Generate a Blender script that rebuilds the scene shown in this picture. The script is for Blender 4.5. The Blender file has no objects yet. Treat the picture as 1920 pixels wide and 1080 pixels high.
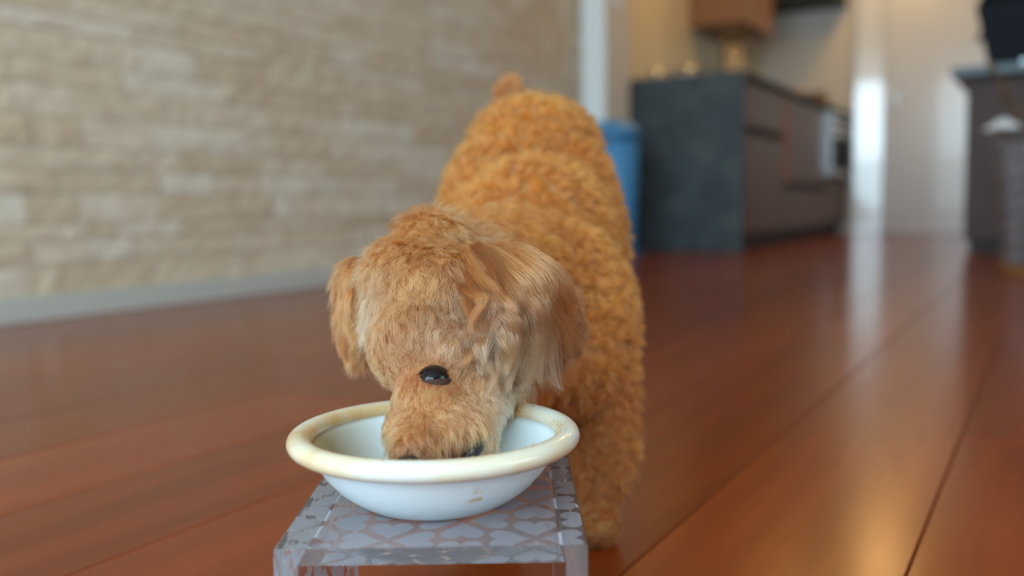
import bpy, bmesh, math, random
import numpy as np
from mathutils import Vector, Matrix, Euler, noise
from mathutils.bvhtree import BVHTree
from math import sin, cos, pi, radians, atan, sqrt

random.seed(7); rng = np.random.default_rng(7)
scn = bpy.context.scene
COL = scn.collection

# ------------------------------------------------------------------ camera, world, light, exposure
YAW = radians(30.2)
cam_d = bpy.data.cameras.new('camera'); cam = bpy.data.objects.new('camera', cam_d); COL.objects.link(cam)
cam_d.sensor_width = 36; cam_d.lens = 36 * 1750 / 1920
fwd = Vector((-sin(YAW) * cos(radians(5.06)), cos(YAW) * cos(radians(5.06)), -sin(radians(5.06))))
rgt = Vector((cos(YAW), sin(YAW), 0)); upv = rgt.cross(fwd)
rl = radians(0.9)
r2 = rgt * cos(rl) - upv * sin(rl); u2 = upv * cos(rl) + rgt * sin(rl)
m = Matrix((r2, u2, -fwd)).transposed().to_4x4(); m.translation = (0, 0, 0.25)
cam.matrix_world = m
cam_d.clip_start = 0.02
cam_d.dof.use_dof = True; cam_d.dof.focus_distance = 0.485; cam_d.dof.aperture_fstop = 3.7
scn.camera = cam

w = bpy.data.worlds.new('world'); scn.world = w; w.use_nodes = True
w.node_tree.nodes['Background'].inputs[0].default_value = (0.62, 0.8, 1, 1)
w.node_tree.nodes['Background'].inputs[1].default_value = 1.0

def area(name, loc, rot, sx, sy, power, col):
    l = bpy.data.lights.new(name, 'AREA'); l.shape = 'RECTANGLE'; l.size = sx; l.size_y = sy
    l.energy = power; l.color = col
    o = bpy.data.objects.new(name, l); COL.objects.link(o); o.location = loc; o.rotation_euler = rot
    return o
area('window_daylight', (-0.25, -1.9, 1.55), (radians(90), 0, 0), 2.9, 1.35, 98, (0.66, 0.88, 1.0))
area('balcony_daylight', (-0.25, -1.9, 0.45), (radians(90), 0, 0), 2.9, 0.78, 30, (0.62, 0.88, 1.0))
area('side_window_daylight', (2.5, 1.2, 1.5), (radians(90), 0, radians(90)), 1.5, 1.2, 24, (0.72, 0.9, 1.0))
scn.view_settings.view_transform = 'Standard'; scn.view_settings.look = 'None'
scn.view_settings.exposure = 0.32; scn.view_settings.gamma = 1.0
try: scn.view_settings.use_curve_mapping = False
except Exception: pass
cy = scn.cycles
cy.max_bounces = 10; cy.transmission_bounces = 10; cy.diffuse_bounces = 5; cy.glossy_bounces = 6
cy.caustics_reflective = False; cy.caustics_refractive = True
cy.sample_clamp_indirect = 4

# ------------------------------------------------------------------ materials
def mat(name, col, rough=0.5, metal=0.0, coat=0.0, trans=0.0, ior=1.5, emit=None, es=0, spec=0.5):
    M = bpy.data.materials.new(name); M.use_nodes = True
    b = M.node_tree.nodes['Principled BSDF']
    b.inputs['Base Color'].default_value = (*col, 1); b.inputs['Roughness'].default_value = rough
    b.inputs['Metallic'].default_value = metal; b.inputs['Coat Weight'].default_value = coat
    b.inputs['Transmission Weight'].default_value = trans; b.inputs['IOR'].default_value = ior
    b.inputs['Specular IOR Level'].default_value = spec
    if emit: b.inputs['Emission Color'].default_value = (*emit, 1); b.inputs['Emission Strength'].default_value = es
    return M
def N(M, t, **kw):
    n = M.node_tree.nodes.new(t)
    for k, v in kw.items():
        if hasattr(n, k): setattr(n, k, v)
        else: n.inputs[k.replace('_', ' ')].default_value = v
    return n
def lk(M, a, b): M.node_tree.links.new(a, b)
def P(M): return M.node_tree.nodes['Principled BSDF']
def ramp(M, stops):
    r = N(M, 'ShaderNodeValToRGB'); e = r.color_ramp.elements
    while len(e) < len(stops): e.new(0.5)
    for i, (p, c) in enumerate(stops): e[i].position = p; e[i].color = (*c, 1)
    return r
def coords(M, scale=(1, 1, 1), src='Object'):
    t = N(M, 'ShaderNodeTexCoord'); mp = N(M, 'ShaderNodeMapping'); mp.inputs['Scale'].default_value = scale
    lk(M, t.outputs[src], mp.inputs[0]); return mp.outputs[0]
def noise_col(M, stops, scale=5, mscale=(1, 1, 1), detail=4, bump=0.0, src='Object', bdist=0.002):
    c = coords(M, mscale, src); n = N(M, 'ShaderNodeTexNoise'); n.inputs['Scale'].default_value = scale
    n.inputs['Detail'].default_value = detail; lk(M, c, n.inputs['Vector'])
    r = ramp(M, stops); lk(M, n.outputs['Fac'], r.inputs[0]); lk(M, r.outputs[0], P(M).inputs['Base Color'])
    if bump:
        b = N(M, 'ShaderNodeBump'); b.inputs['Strength'].default_value = bump; b.inputs['Distance'].default_value = bdist
        lk(M, n.outputs['Fac'], b.inputs['Height']); lk(M, b.outputs[0], P(M).inputs['Normal'])
    return r

M = {}
# floor boards: dark reddish wood, lacquered, slight tone change from board to board
f = M['floor'] = mat('lacquered_red_wood', (0.14, 0.04, 0.012), 0.2, spec=0.26)
oi = N(f, 'ShaderNodeObjectInfo'); tc = N(f, 'ShaderNodeTexCoord'); mp = N(f, 'ShaderNodeMapping')
mp.inputs['Scale'].default_value = (22, 1.6, 1); va = N(f, 'ShaderNodeVectorMath', operation='ADD')
cm = N(f, 'ShaderNodeCombineXYZ'); mu = N(f, 'ShaderNodeMath', operation='MULTIPLY'); mu.inputs[1].default_value = 40
lk(f, oi.outputs['Random'], mu.inputs[0]); lk(f, mu.outputs[0], cm.inputs[0]); lk(f, mu.outputs[0], cm.inputs[1])
lk(f, tc.outputs['Object'], mp.inputs[0]); lk(f, mp.outputs[0], va.inputs[0]); lk(f, cm.outputs[0], va.inputs[1])
nz = N(f, 'ShaderNodeTexNoise'); nz.inputs['Scale'].default_value = 1.0; nz.inputs['Detail'].default_value = 5
lk(f, va.outputs[0], nz.inputs['Vector'])
rp = ramp(f, [(0.3, (0.175, 0.030, 0.004)), (0.7, (0.26, 0.048, 0.008))]); lk(f, nz.outputs['Fac'], rp.inputs[0])
hs = N(f, 'ShaderNodeHueSaturation'); mr = N(f, 'ShaderNodeMapRange'); mr.inputs[3].default_value = 0.82; mr.inputs[4].default_value = 1.15
lk(f, oi.outputs['Random'], mr.inputs[0]); lk(f, mr.outputs[0], hs.inputs['Value']); lk(f, rp.outputs[0], hs.inputs['Color'])
lk(f, hs.outputs[0], P(f).inputs['Base Color'])
nb = N(f, 'ShaderNodeTexNoise'); nb.inputs['Scale'].default_value = 260; nb.inputs['Detail'].default_value = 2
lk(f, tc.outputs['Object'], nb.inputs['Vector'])
bp = N(f, 'ShaderNodeBump'); bp.inputs['Strength'].default_value = 0.06; bp.inputs['Distance'].default_value = 0.0006
lk(f, nb.outputs['Fac'], bp.inputs['Height']); lk(f, bp.outputs[0], P(f).inputs['Normal'])
M['joint'] = mat('floor_joint', (0.05, 0.018, 0.008), 0.6)
# wall bricks
b_ = M['brick'] = mat('beige_stone_tile', (0.5, 0.42, 0.32), 0.85, spec=0.25)
oi = N(b_, 'ShaderNodeObjectInfo'); at_ = N(b_, 'ShaderNodeAttribute', attribute_name='tone')
ad = N(b_, 'ShaderNodeMath', operation='ADD'); lk(b_, oi.outputs['Random'], ad.inputs[0]); lk(b_, at_.outputs['Fac'], ad.inputs[1])
fr = N(b_, 'ShaderNodeMath', operation='FRACT'); lk(b_, ad.outputs[0], fr.inputs[0])
rp = ramp(b_, [(0.0, (0.60, 0.465, 0.325)), (0.35, (0.645, 0.52, 0.385)), (0.7, (0.675, 0.56, 0.43)), (1.0, (0.71, 0.63, 0.53))])
lk(b_, fr.outputs[0], rp.inputs[0])
nz = N(b_, 'ShaderNodeTexNoise'); nz.inputs['Scale'].default_value = 18; nz.inputs['Detail'].default_value = 6
g = N(b_, 'ShaderNodeNewGeometry'); lk(b_, g.outputs['Position'], nz.inputs['Vector'])
mx = N(b_, 'ShaderNodeMix', data_type='RGBA', blend_type='MULTIPLY'); mx.inputs[0].default_value = 1
r2_ = ramp(b_, [(0.3, (0.90, 0.88, 0.86)), (0.75, (1.05, 1.1, 1.1))]); lk(b_, nz.outputs['Fac'], r2_.inputs[0])
lk(b_, rp.outputs[0], mx.inputs[6]); lk(b_, r2_.outputs[0], mx.inputs[7]); lk(b_, mx.outputs[2], P(b_).inputs['Base Color'])
bp = N(b_, 'ShaderNodeBump'); bp.inputs['Strength'].default_value = 0.6; bp.inputs['Distance'].default_value = 0.004
lk(b_, nz.outputs['Fac'], bp.inputs['Height']); lk(b_, bp.outputs[0], P(b_).inputs['Normal'])
M['grout'] = mat('wall_backing', (0.50, 0.42, 0.33), 0.95)
M['plaster'] = mat('white_plaster', (0.66, 0.63, 0.58), 0.8)
noise_col(M['plaster'], [(0.3, (0.60, 0.56, 0.50)), (0.7, (0.66, 0.62, 0.56))], 60, bump=0.15)
M['kitchen_wall'] = mat('cream_wall_panel', (0.72, 0.60, 0.40), 0.35)
M['trim'] = mat('white_trim', (0.86, 0.90, 0.90), 0.35)
M['skirting'] = mat('pale_grey_skirting', (0.50, 0.50, 0.46), 0.45)
M['gloss_white'] = mat('glossy_white_door', (0.64, 0.66, 0.69), 0.16, coat=0.3)
M['mirror_white'] = mat('polished_pale_panel', (0.70, 0.72, 0.74), 0.10, 0.06, coat=0.6)
M['dark_stone'] = mat('charcoal_stone', (0.035, 0.045, 0.055), 0.5)
noise_col(M['dark_stone'], [(0.25, (0.025, 0.032, 0.040)), (0.5, (0.04, 0.052, 0.06)), (0.8, (0.075, 0.09, 0.085))], 9, bump=0.1, detail=8)
def wood(name, a, b, rough=0.4):
    k = mat(name, a, rough); noise_col(k, [(0.3, a), (0.7, b)], 4, (3, 3, 26), 5, 0.05); return k
M['walnut'] = wood('brown_walnut_front', (0.105, 0.055, 0.042), (0.16, 0.088, 0.068), 0.35)
M['island_wood'] = wood('grey_brown_wood', (0.062, 0.038, 0.033), (0.10, 0.064, 0.055), 0.65)
M['orange_wood'] = wood('warm_brown_wood', (0.20, 0.085, 0.03), (0.27, 0.12, 0.045))
M['red_wood'] = wood('reddish_brown_front', (0.26, 0.075, 0.025), (0.32, 0.10, 0.035))
M['steel'] = mat('brushed_steel', (0.6, 0.62, 0.64), 0.25, 1.0)
M['slate_top'] = mat('blue_grey_stone', (0.10, 0.16, 0.19), 0.4)
M['black'] = mat('black_plastic', (0.003, 0.005, 0.010), 0.5, spec=0.12)
M['black_soft'] = mat('black_matte', (0.02, 0.02, 0.022), 0.6)
M['blue'] = mat('blue_plastic', (0.06, 0.25, 0.48), 0.38)
M['blue_dark'] = mat('dark_blue_plastic', (0.02, 0.09, 0.18), 0.5)
M['glass'] = mat('clear_glass', (0.95, 0.98, 1.0), 0.02, trans=1.0, ior=1.45)
M['ribbed'] = mat('clear_plastic', (0.88, 0.90, 0.95), 0.06, trans=0.96, ior=1.42)
M['brass'] = mat('brass_pot', (0.62, 0.42, 0.15), 0.25, 1.0)
M['cream_pot'] = mat('cream_ceramic', (0.70, 0.64, 0.45), 0.3)
M['amber'] = mat('amber_bottle', (0.18, 0.08, 0.015), 0.2)
M['white_cloth'] = mat('white_cloth', (0.75, 0.75, 0.76), 0.8)
M['dry'] = mat('dried_brown_leaf', (0.16, 0.075, 0.025), 0.7)
M['lamp'] = mat('warm_lamp_glow', (1, 0.9, 0.7), 0.4, emit=(1.0, 0.60, 0.20), es=28)
M['acrylic'] = mat('clear_acrylic', (0.97, 0.96, 1.0), 0.0, trans=0.93, ior=1.49)
fz_ = M['frost'] = mat('frosted_white_print', (0.86, 0.87, 0.96), 0.5)
tr_ = N(fz_, 'ShaderNodeBsdfTranslucent'); tr_.inputs[0].default_value = (0.86, 0.87, 0.96, 1); tp_ = N(fz_, 'ShaderNodeBsdfTransparent')
ms_ = N(fz_, 'ShaderNodeMixShader'); ms_.inputs[0].default_value = 0.5; m3_ = N(fz_, 'ShaderNodeMixShader'); m3_.inputs[0].default_value = 0.12
lk(fz_, P(fz_).outputs[0], ms_.inputs[1]); lk(fz_, tr_.outputs[0], ms_.inputs[2]); lk(fz_, ms_.outputs[0], m3_.inputs[1]); lk(fz_, tp_.outputs[0], m3_.inputs[2])
lk(fz_, m3_.outputs[0], fz_.node_tree.nodes['Material Output'].inputs[0])
M['pupil'] = mat('wet_black_eye', (0.004, 0.003, 0.004), 0.10, spec=0.3)
M['lid'] = mat('dark_eyelid', (0.055, 0.026, 0.017), 0.8, spec=0.15)
M['nose'] = mat('dark_nose', (0.022, 0.014, 0.014), 0.35)
noise_col(M['nose'], [(0.3, (0.015, 0.01, 0.01)), (0.7, (0.035, 0.022, 0.022))], 900, bump=0.5)
M['mouth'] = mat('dark_mouth', (0.012, 0.006, 0.006), 0.5)
M['tongue'] = mat('pink_tongue', (0.45, 0.08, 0.09), 0.35)
M['crumb'] = mat('tan_crumb', (0.42, 0.24, 0.09), 0.8)
# bowl: cool white enamel; cream lip with tan food stains
e = M['enamel'] = mat('white_bowl_glaze', (0.71, 0.82, 0.86), 0.3, coat=0.15)
c = coords(e); n1 = N(e, 'ShaderNodeTexNoise'); n1.inputs['Scale'].default_value = 150; n1.inputs['Detail'].default_value = 6
lk(e, c, n1.inputs['Vector'])
r_ = ramp(e, [(0.52, (0, 0, 0)), (0.62, (1, 1, 1))]); lk(e, n1.outputs['Fac'], r_.inputs[0])
vd = N(e, 'ShaderNodeVectorMath', operation='DISTANCE'); lk(e, c, vd.inputs[0]); vd.inputs[1].default_value = (0.0265, -0.0505, 0.014)
mr = N(e, 'ShaderNodeMapRange'); mr.inputs[1].default_value = 0.004; mr.inputs[2].default_value = 0.011; mr.inputs[3].default_value = 1; mr.inputs[4].default_value = 0
lk(e, vd.outputs['Value'], mr.inputs[0]); mm = N(e, 'ShaderNodeMath', operation='MULTIPLY'); lk(e, r_.outputs[0], mm.inputs[0]); lk(e, mr.outputs[0], mm.inputs[1])
# olive-brown inside the left wall: food stain with the wall's shade painted in
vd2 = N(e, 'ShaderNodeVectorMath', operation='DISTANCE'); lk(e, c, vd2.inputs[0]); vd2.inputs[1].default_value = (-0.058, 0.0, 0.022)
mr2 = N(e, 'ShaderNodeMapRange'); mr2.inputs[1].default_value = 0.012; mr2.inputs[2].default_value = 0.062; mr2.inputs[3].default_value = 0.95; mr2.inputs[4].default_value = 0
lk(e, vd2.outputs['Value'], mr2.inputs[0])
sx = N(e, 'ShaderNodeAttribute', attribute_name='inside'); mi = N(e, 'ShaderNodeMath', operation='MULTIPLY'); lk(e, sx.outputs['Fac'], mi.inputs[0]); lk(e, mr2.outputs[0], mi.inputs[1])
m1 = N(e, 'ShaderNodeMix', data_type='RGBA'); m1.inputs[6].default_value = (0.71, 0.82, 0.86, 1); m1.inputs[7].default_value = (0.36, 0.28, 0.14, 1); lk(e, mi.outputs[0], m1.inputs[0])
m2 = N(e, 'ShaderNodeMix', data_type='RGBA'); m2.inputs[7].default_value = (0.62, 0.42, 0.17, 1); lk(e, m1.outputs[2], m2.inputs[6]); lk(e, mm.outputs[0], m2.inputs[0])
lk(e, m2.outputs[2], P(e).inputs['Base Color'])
l_ = M['lip'] = mat('cream_bowl_lip', (0.86, 0.82, 0.68), 0.25, coat=0.3)
c = coords(l_); n1 = N(l_, 'ShaderNodeTexNoise'); n1.inputs['Scale'].default_value = 22; n1.inputs['Detail'].default_value = 5; lk(l_, c, n1.inputs['Vector'])
sp = N(l_, 'ShaderNodeSeparateXYZ'); lk(l_, c, sp.inputs[0])
mr = N(l_, 'ShaderNodeMapRange'); mr.inputs[1].default_value = -0.02; mr.inputs[2].default_value = -0.075; mr.inputs[3].default_value = 0.0; mr.inputs[4].default_value = 0.16; lk(l_, sp.outputs[0], mr.inputs[0])
ia = N(l_, 'ShaderNodeAttribute', attribute_name='inside')
mi = N(l_, 'ShaderNodeMath', operation='MULTIPLY_ADD'); lk(l_, ia.outputs['Fac'], mi.inputs[0]); mi.inputs[1].default_value = 0.22; lk(l_, mr.outputs[0], mi.inputs[2])
ad = N(l_, 'ShaderNodeMath', operation='ADD'); lk(l_, n1.outputs['Fac'], ad.inputs[0]); lk(l_, mi.outputs[0], ad.inputs[1])
r_ = ramp(l_, [(0.45, (0.66, 0.67, 0.60)), (0.60, (0.66, 0.58, 0.42)), (0.80, (0.58, 0.38, 0.17))]); lk(l_, ad.outputs[0], r_.inputs[0]); lk(l_, r_.outputs[0], P(l_).inputs['Base Color'])

# ------------------------------------------------------------------ helpers
def link(name, me, m=None, parent=None, kind=None):
    o = bpy.data.objects.new(name, me); COL.objects.link(o)
    if m is not None:
        me.materials.clear(); me.materials.append(m)
    if parent is not None: o.parent = parent
    if kind: o['kind'] = kind
    return o
def tag(o, label, cat, group=None):
    o['label'] = label; o['category'] = cat
    if group: o['group'] = group
    return o
def thing(name, label, cat, loc=(0, 0, 0), rz=0.0, group=None):
    o = bpy.data.objects.new(name, None); COL.objects.link(o); o.location = loc; o.rotation_euler = (0, 0, rz)
    return tag(o, label, cat, group)
def tomesh(bm, name='m', smooth=False, sharp=False):
    me = bpy.data.meshes.new(name); bm.normal_update()
    bm.to_mesh(me); bm.free()
    if smooth:
        for p in me.polygons: p.use_smooth = True
    return me
def add_box(bm, x0, x1, y0, y1, z0, z1, bev=0.0, seg=2):
    t = bmesh.new(); bmesh.ops.create_cube(t, size=1)
    for v in t.verts:
        v.co = ((x0 + x1) / 2 + v.co.x * (x1 - x0), (y0 + y1) / 2 + v.co.y * (y1 - y0), (z0 + z1) / 2 + v.co.z * (z1 - z0))
    if bev: bmesh.ops.bevel(t, geom=t.edges[:], offset=bev, segments=seg, affect='EDGES', profile=0.5)
    me = bpy.data.meshes.new('t'); t.to_mesh(me); t.free(); bm.from_mesh(me); bpy.data.meshes.remove(me)
def box(name, m, x0, x1, y0, y1, z0, z1, bev=0.002, parent=None, kind=None, seg=2):
    bm = bmesh.new(); add_box(bm, x0, x1, y0, y1, z0, z1, bev, seg)
    return link(name, tomesh(bm, name), m, parent, kind)
def lathe(name, prof, m, parent=None, seg=64, close=False, loc=(0, 0, 0), wob=None):
    bm = bmesh.new(); rings = []
    for (r, z) in prof:
        ring = []
        for i in range(seg):
            a = 2 * pi * i / seg; rr = r * (wob(a, z) if wob else 1)
            ring.append(bm.verts.new((rr * cos(a) + loc[0], rr * sin(a) + loc[1], z + loc[2])))
        rings.append(ring)
    for A, B in zip(rings, rings[1:] + ([rings[0]] if close else [])):
        for i in range(seg): bm.faces.new((A[i], A[(i + 1) % seg], B[(i + 1) % seg], B[i]))
    if not close:
        if prof[0][0] > 1e-5: bm.faces.new(list(reversed(rings[0])))
        if prof[-1][0] > 1e-5: bm.faces.new(rings[-1])
    bmesh.ops.remove_doubles(bm, verts=bm.verts[:], dist=1e-6)
    bmesh.ops.recalc_face_normals(bm, faces=bm.faces[:])
    return link(name, tomesh(bm, name, True), m, parent)
def add_ell(bm, c, r, rot=None, sub=3):
    t = bmesh.new(); bmesh.ops.create_icosphere(t, subdivisions=sub, radius=1)
    for v in t.verts:
        p = Vector((v.co.x * r[0], v.co.y * r[1], v.co.z * r[2]))
        if rot: p = rot @ p
        v.co = Vector(c) + p
    me = bpy.data.meshes.new('t'); t.to_mesh(me); t.free(); bm.from_mesh(me); bpy.data.meshes.remove(me)
def add_tube(bm, pts, rad, seg=8):
    prev = None; pts = [Vector(p) for p in pts]
    rads = rad if isinstance(rad, (list, tuple)) else [rad] * len(pts)
    rings = []
    for i, p in enumerate(pts):
        t = (pts[min(i + 1, len(pts) - 1)] - pts[max(i - 1, 0)]).normalized()
        a = t.orthogonal().normalized() if prev is None else (prev - t * prev.dot(t)).normalized(); prev = a
        b = t.cross(a)
        rings.append([bm.verts.new(p + (a * cos(2 * pi * k / seg) + b * sin(2 * pi * k / seg)) * rads[i]) for k in range(seg)])
    for A, B in zip(rings, rings[1:]):
        for k in range(seg): bm.faces.new((A[k], A[(k + 1) % seg], B[(k + 1) % seg], B[k]))
    bm.faces.new(list(reversed(rings[0]))); bm.faces.new(rings[-1])

# ------------------------------------------------------------------ the room
XL, XR, YB, YF, ZC = -2.05, 2.4, -1.8, 7.55, 2.42
floor = box('floor', M['joint'], XL - 0.1, XR + 0.1, YB - 0.1, YF + 0.1, -0.05, -0.012, 0, kind='structure')
# boards 0.168 wide running along Y; seams at x = -0.079 + k*0.168
def plank_mesh(wd, ln):
    bm = bmesh.new(); add_box(bm, 0, wd, 0, ln, -0.0118, 0, 0)
    top = [e_ for e_ in bm.edges if all(v.co.z > -1e-4 for v in e_.verts)]
    bmesh.ops.bevel(bm, geom=top, offset=0.0011, segments=1, affect='EDGES')
    return tomesh(bm, 'plank')
LN = 1.82; full = plank_mesh(0.1672, LN - 0.0008)
full.materials.append(M['floor'])
nb_ = 0
for k in range(-12, 15):
    x = -0.079 + 0.168 * k + 0.0004
    if x + 0.168 < XL or x > XR: continue
    y = YB - random.uniform(0.0, LN)
    while y < YF:
        y0, y1 = max(y, YB), min(y + LN, YF)
        x0, x1 = max(x, XL), min(x + 0.1672, XR)
        if y1 - y0 > 0.03 and x1 - x0 > 0.01:
            if y1 - y0 > LN - 0.01 and x1 - x0 > 0.167:
                p = bpy.data.objects.new('plank', full); COL.objects.link(p); p.parent = floor
            else:
                me = plank_mesh(x1 - x0, y1 - y0 - 0.0008); p = link('plank', me, M['floor'], floor)
            p.location = (x0, y0, 0)
        y += LN
box('ceiling', M['plaster'], XL - 0.1, XR + 0.1, YB - 0.1, YF + 0.1, ZC, ZC + 0.1, 0, kind='structure')

wall_left = box('wall_left', M['grout'], XL - 0.10, XL, YB, 4.234, 0, ZC, 0, kind='structure')
# beige split-face tiles, rows of 55 mm
def brick_mesh(seed):
    r = random.Random(seed); bm = bmesh.new(); nx, nz_ = 4, 2
    # unit brick: Y 0..1, Z 0..1, X depth 0..1
    g_ = [[bm.verts.new((r.uniform(0.65, 1.0) - (0.18 if j == 0 else 0), i / nx, j / nz_)) for j in range(nz_ + 1)] for i in range(nx + 1)]
    for i in range(nx):
        for j in range(nz_): bm.faces.new((g_[i][j], g_[i + 1][j], g_[i + 1][j + 1], g_[i][j + 1]))
    rim = [e_ for e_ in bm.edges if len(e_.link_faces) == 1]
    ex = bmesh.ops.extrude_edge_only(bm, edges=rim)
    for v in ex['geom']:
        if isinstance(v, bmesh.types.BMVert): v.co.x = 0
    bmesh.ops.recalc_face_normals(bm, faces=bm.faces[:])
    me = tomesh(bm, 'brick'); me.materials.append(M['brick']); return me
bms = [brick_mesh(s) for s in range(12)]
spots = []
rr = random.Random(11)
z = 0.058; row = 0
while z < 1.62:
    h = rr.choice([0.040, 0.055, 0.055, 0.072]); y = YB + rr.uniform(0, 0.1)
    y = 1.02 - rr.uniform(0, 0.2) if z < 1.5 else 1.0
    ys = YB
    while ys < 4.232:
        L_ = rr.choice([0.09, 0.14, 0.19, 0.26, 0.32]) * rr.uniform(0.9, 1.1); L_ = min(L_, 4.232 - ys)
        if L_ > 0.02: spots.append((ys, z, L_ - 0.003, h - 0.003, rr.uniform(0.008, 0.015), rr.randrange(12), rr.random()))
        ys += L_
    z += h
def vis(s):   # how large a tile stands in the view: near ones, inside the framed stretch of wall
    yc = s[0] + s[2] / 2
    zt = 0.10 + 0.9 * max(0, (yc - 0.6)) * 0.35 + 0.45
    return -1 if (yc < 1.12 or s[1] > zt) else s[2] * s[3] / (yc * yc + 4)
spots.sort(key=vis, reverse=True)
for s in spots[:300]:
    o = bpy.data.objects.new('brick', bms[s[5]]); COL.objects.link(o); o.parent = wall_left
    o.location = (XL, s[0], s[1]); o.scale = (s[4], s[2], s[3])
bm = bmesh.new(); tones = []
for s in spots[300:]:
    me = bms[s[5]].copy(); me.transform(Matrix.Translation((XL, s[0], s[1])) @ Matrix.Diagonal((s[4], s[2], s[3], 1)))
    n0 = len(bm.verts); bm.from_mesh(me); tones += [s[6]] * (len(bm.verts) - n0); bpy.data.meshes.remove(me)
me = tomesh(bm, 'bricks_far'); at = me.attributes.new('tone', 'FLOAT', 'POINT'); at.data.foreach_set('value', tones)
link('bricks', me, M['brick'], wall_left, 'stuff')
box('wall_left_upper', M['plaster'], XL, XL + 0.02, YB, 4.234, 1.70, ZC, 0, parent=None, kind='structure')
box('baseboard_left', M['skirting'], XL, XL + 0.027, YB, 4.232, 0, 0.057, 0.003, kind='structure')
box('trim_1', M['trim'], XL - 0.1, XL + 0.126, 4.236, 4.258, 0, ZC, 0.002, kind='structure')
box('wall_left_pier', M['plaster'], XL - 0.1, XL + 0.124, 4.259, 4.548, 0, ZC, 0, kind='structure')
box('wall_left_kitchen', M['kitchen_wall'], XL - 0.1, XL - 0.002, 4.549, YF, 0, ZC, 0, kind='structure')
box('wall_far', M['plaster'], XL - 0.1, XR + 0.1, 7.5, YF + 0.1, 0, ZC, 0, kind='structure')
box('wall_right', M['plaster'], XR + 0.12, XR + 0.2, YB, YF, 0, ZC, 0, kind='structure')
bm = bmesh.new()
for a_ in ((YB, 0.4, 0, ZC), (2.0, YF, 0, ZC), (0.4, 2.0, 0, 0.85), (0.4, 2.0, 2.15, ZC)): add_box(bm, XR, XR + 0.1, a_[0], a_[1], a_[2], a_[3])
link('wall_right_inner', tomesh(bm), M['plaster'], None, 'structure')
bm = bmesh.new()
add_box(bm, XL, -1.75, YB - 0.1, YB, 0, ZC); add_box(bm, 1.25, XR, YB - 0.1, YB, 0, ZC)
add_box(bm, -1.75, 1.25, YB - 0.1, YB, 2.25, ZC); add_box(bm, -1.75, 1.25, YB - 0.1, YB, 0, 0.04)
link('wall_back', tomesh(bm), M['plaster'], None, 'structure')
bm = bmesh.new()
for x0, x1, z0, z1 in ((-1.75, -1.71, 0.04, 2.25), (1.21, 1.25, 0.04, 2.25), (-1.75, 1.25, 0.04, 0.07), (-1.75, 1.25, 0.85, 0.89), (-1.75, 1.25, 2.21, 2.25), (-0.28, -0.22, 0.04, 2.25)):
    add_box(bm, x0, x1, YB - 0.06, YB - 0.01, z0, z1, 0.002)
link('window_1', tomesh(bm), M['trim'], None, 'structure')
# glossy white bi-fold door in the far wall: a narrow leaf angled and polished to mirror the window as a bright strip, then the wide leaf
door = box('door_1', M['gloss_white'], -1.12, -0.29, 7.455, 7.485, 0.0005, 2.09, 0.004, kind='structure')
leaf = box('door_leaf', M['mirror_white'], -0.102, 0.102, -0.014, 0.014, 0.0005, 2.09, 0.004, parent=door)
leaf.location = (-1.228, 7.455, 0); leaf.rotation_euler = (0, 0, radians(9.0))
hd = box('door_handle', M['steel'], -1.05, -1.035, 7.42, 7.452, 0.92, 1.06, 0.003, parent=door)

sw = thing('wall_switch', 'white wall switch plate beside the white trim above the blue bin', 'switch', (XL + 0.1245, 4.40, 1.235))
box('plate', M['trim'], 0, 0.008, -0.036, 0.036, 0, 0.12, 0.002, sw); box('rocker', M['trim'], 0.008, 0.013, -0.02, 0.02, 0.03, 0.09, 0.002, sw)

# ------------------------------------------------------------------ kitchen
XK = -1.37
ep = box('end_panel', M['dark_stone'], -1.955, -1.355, 4.63, 4.67, 0, 0.9, 0.002)
tag(ep, 'charcoal stone slab closing the near end of the kitchen counter', 'panel')
wt = thing('worktop', 'dark kitchen worktop running above the brown drawer fronts', 'worktop', (-1.7, 4.67, 0.88))
box('slab', M['dark_stone'], -0.345, 0.345, 0.003, 2.82, 0, 0.022, 0.003, wt)
bm = bmesh.new()
for a in ((-0.20, 0.16, 0.95, 0.965), (-0.20, 0.16, 1.60, 1.615), (-0.20, -0.185, 0.965, 1.60), (0.145, 0.16, 0.965, 1.60)): add_box(bm, *a, 0.0215, 0.026, 0.001)
link('sink_rim', tomesh(bm), M['steel'], wt)
def cabinet(y0, y1, fronts, label, wood_m=M['walnut']):
    t = thing('base_cabinet', label, 'cabinet', (-1.70, y0, 0), 0, 'base cabinets under the dark worktop')
    L_ = y1 - y0
    box('body', M['black_soft'], -0.33, 0.30, 0.002, L_ - 0.002, 0.08, 0.878, 0.001, t)
    box('kickboard', M['dark_stone'], -0.33, 0.25, 0.002, L_ - 0.002, 0, 0.078, 0.001, t)
    for (z0, z1, mm_) in fronts:
        d = box('drawer', mm_, 0.302, 0.322, 0.004, L_ - 0.004, z0, z1, 0.002, t)
        box('finger_rail', M['black_soft'], 0.318, 0.330, 0.01, L_ - 0.01, z1 - 0.012, z1 - 0.002, 0.001, d)
    return t
cabinet(4.672, 5.53, [(0.64, 0.872, M['walnut']), (0.085, 0.61, M['walnut'])], 'brown two-drawer base cabinet directly behind the charcoal slab')
cabinet(5.532, 5.70, [(0.36, 0.872, M['red_wood']), (0.085, 0.33, M['walnut'])], 'narrow base cabinet with a reddish brown pull-out, between wider drawers')
c3 = cabinet(5.702, 6.70, [(0.36, 0.872, M['walnut']), (0.085, 0.33, M['walnut'])], 'wide brown base cabinet with a deep upper drawer past the narrow pull-out')
cabinet(6.702, 7.49, [(0.10, 0.40, M['walnut'])], 'farthest base cabinet, under the steel-fronted cooker by the white door')
ov = thing('cooker', 'steel-fronted built-in cooker at the far end of the counter', 'cooker', (-1.37, 6.72, 0.42))
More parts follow.
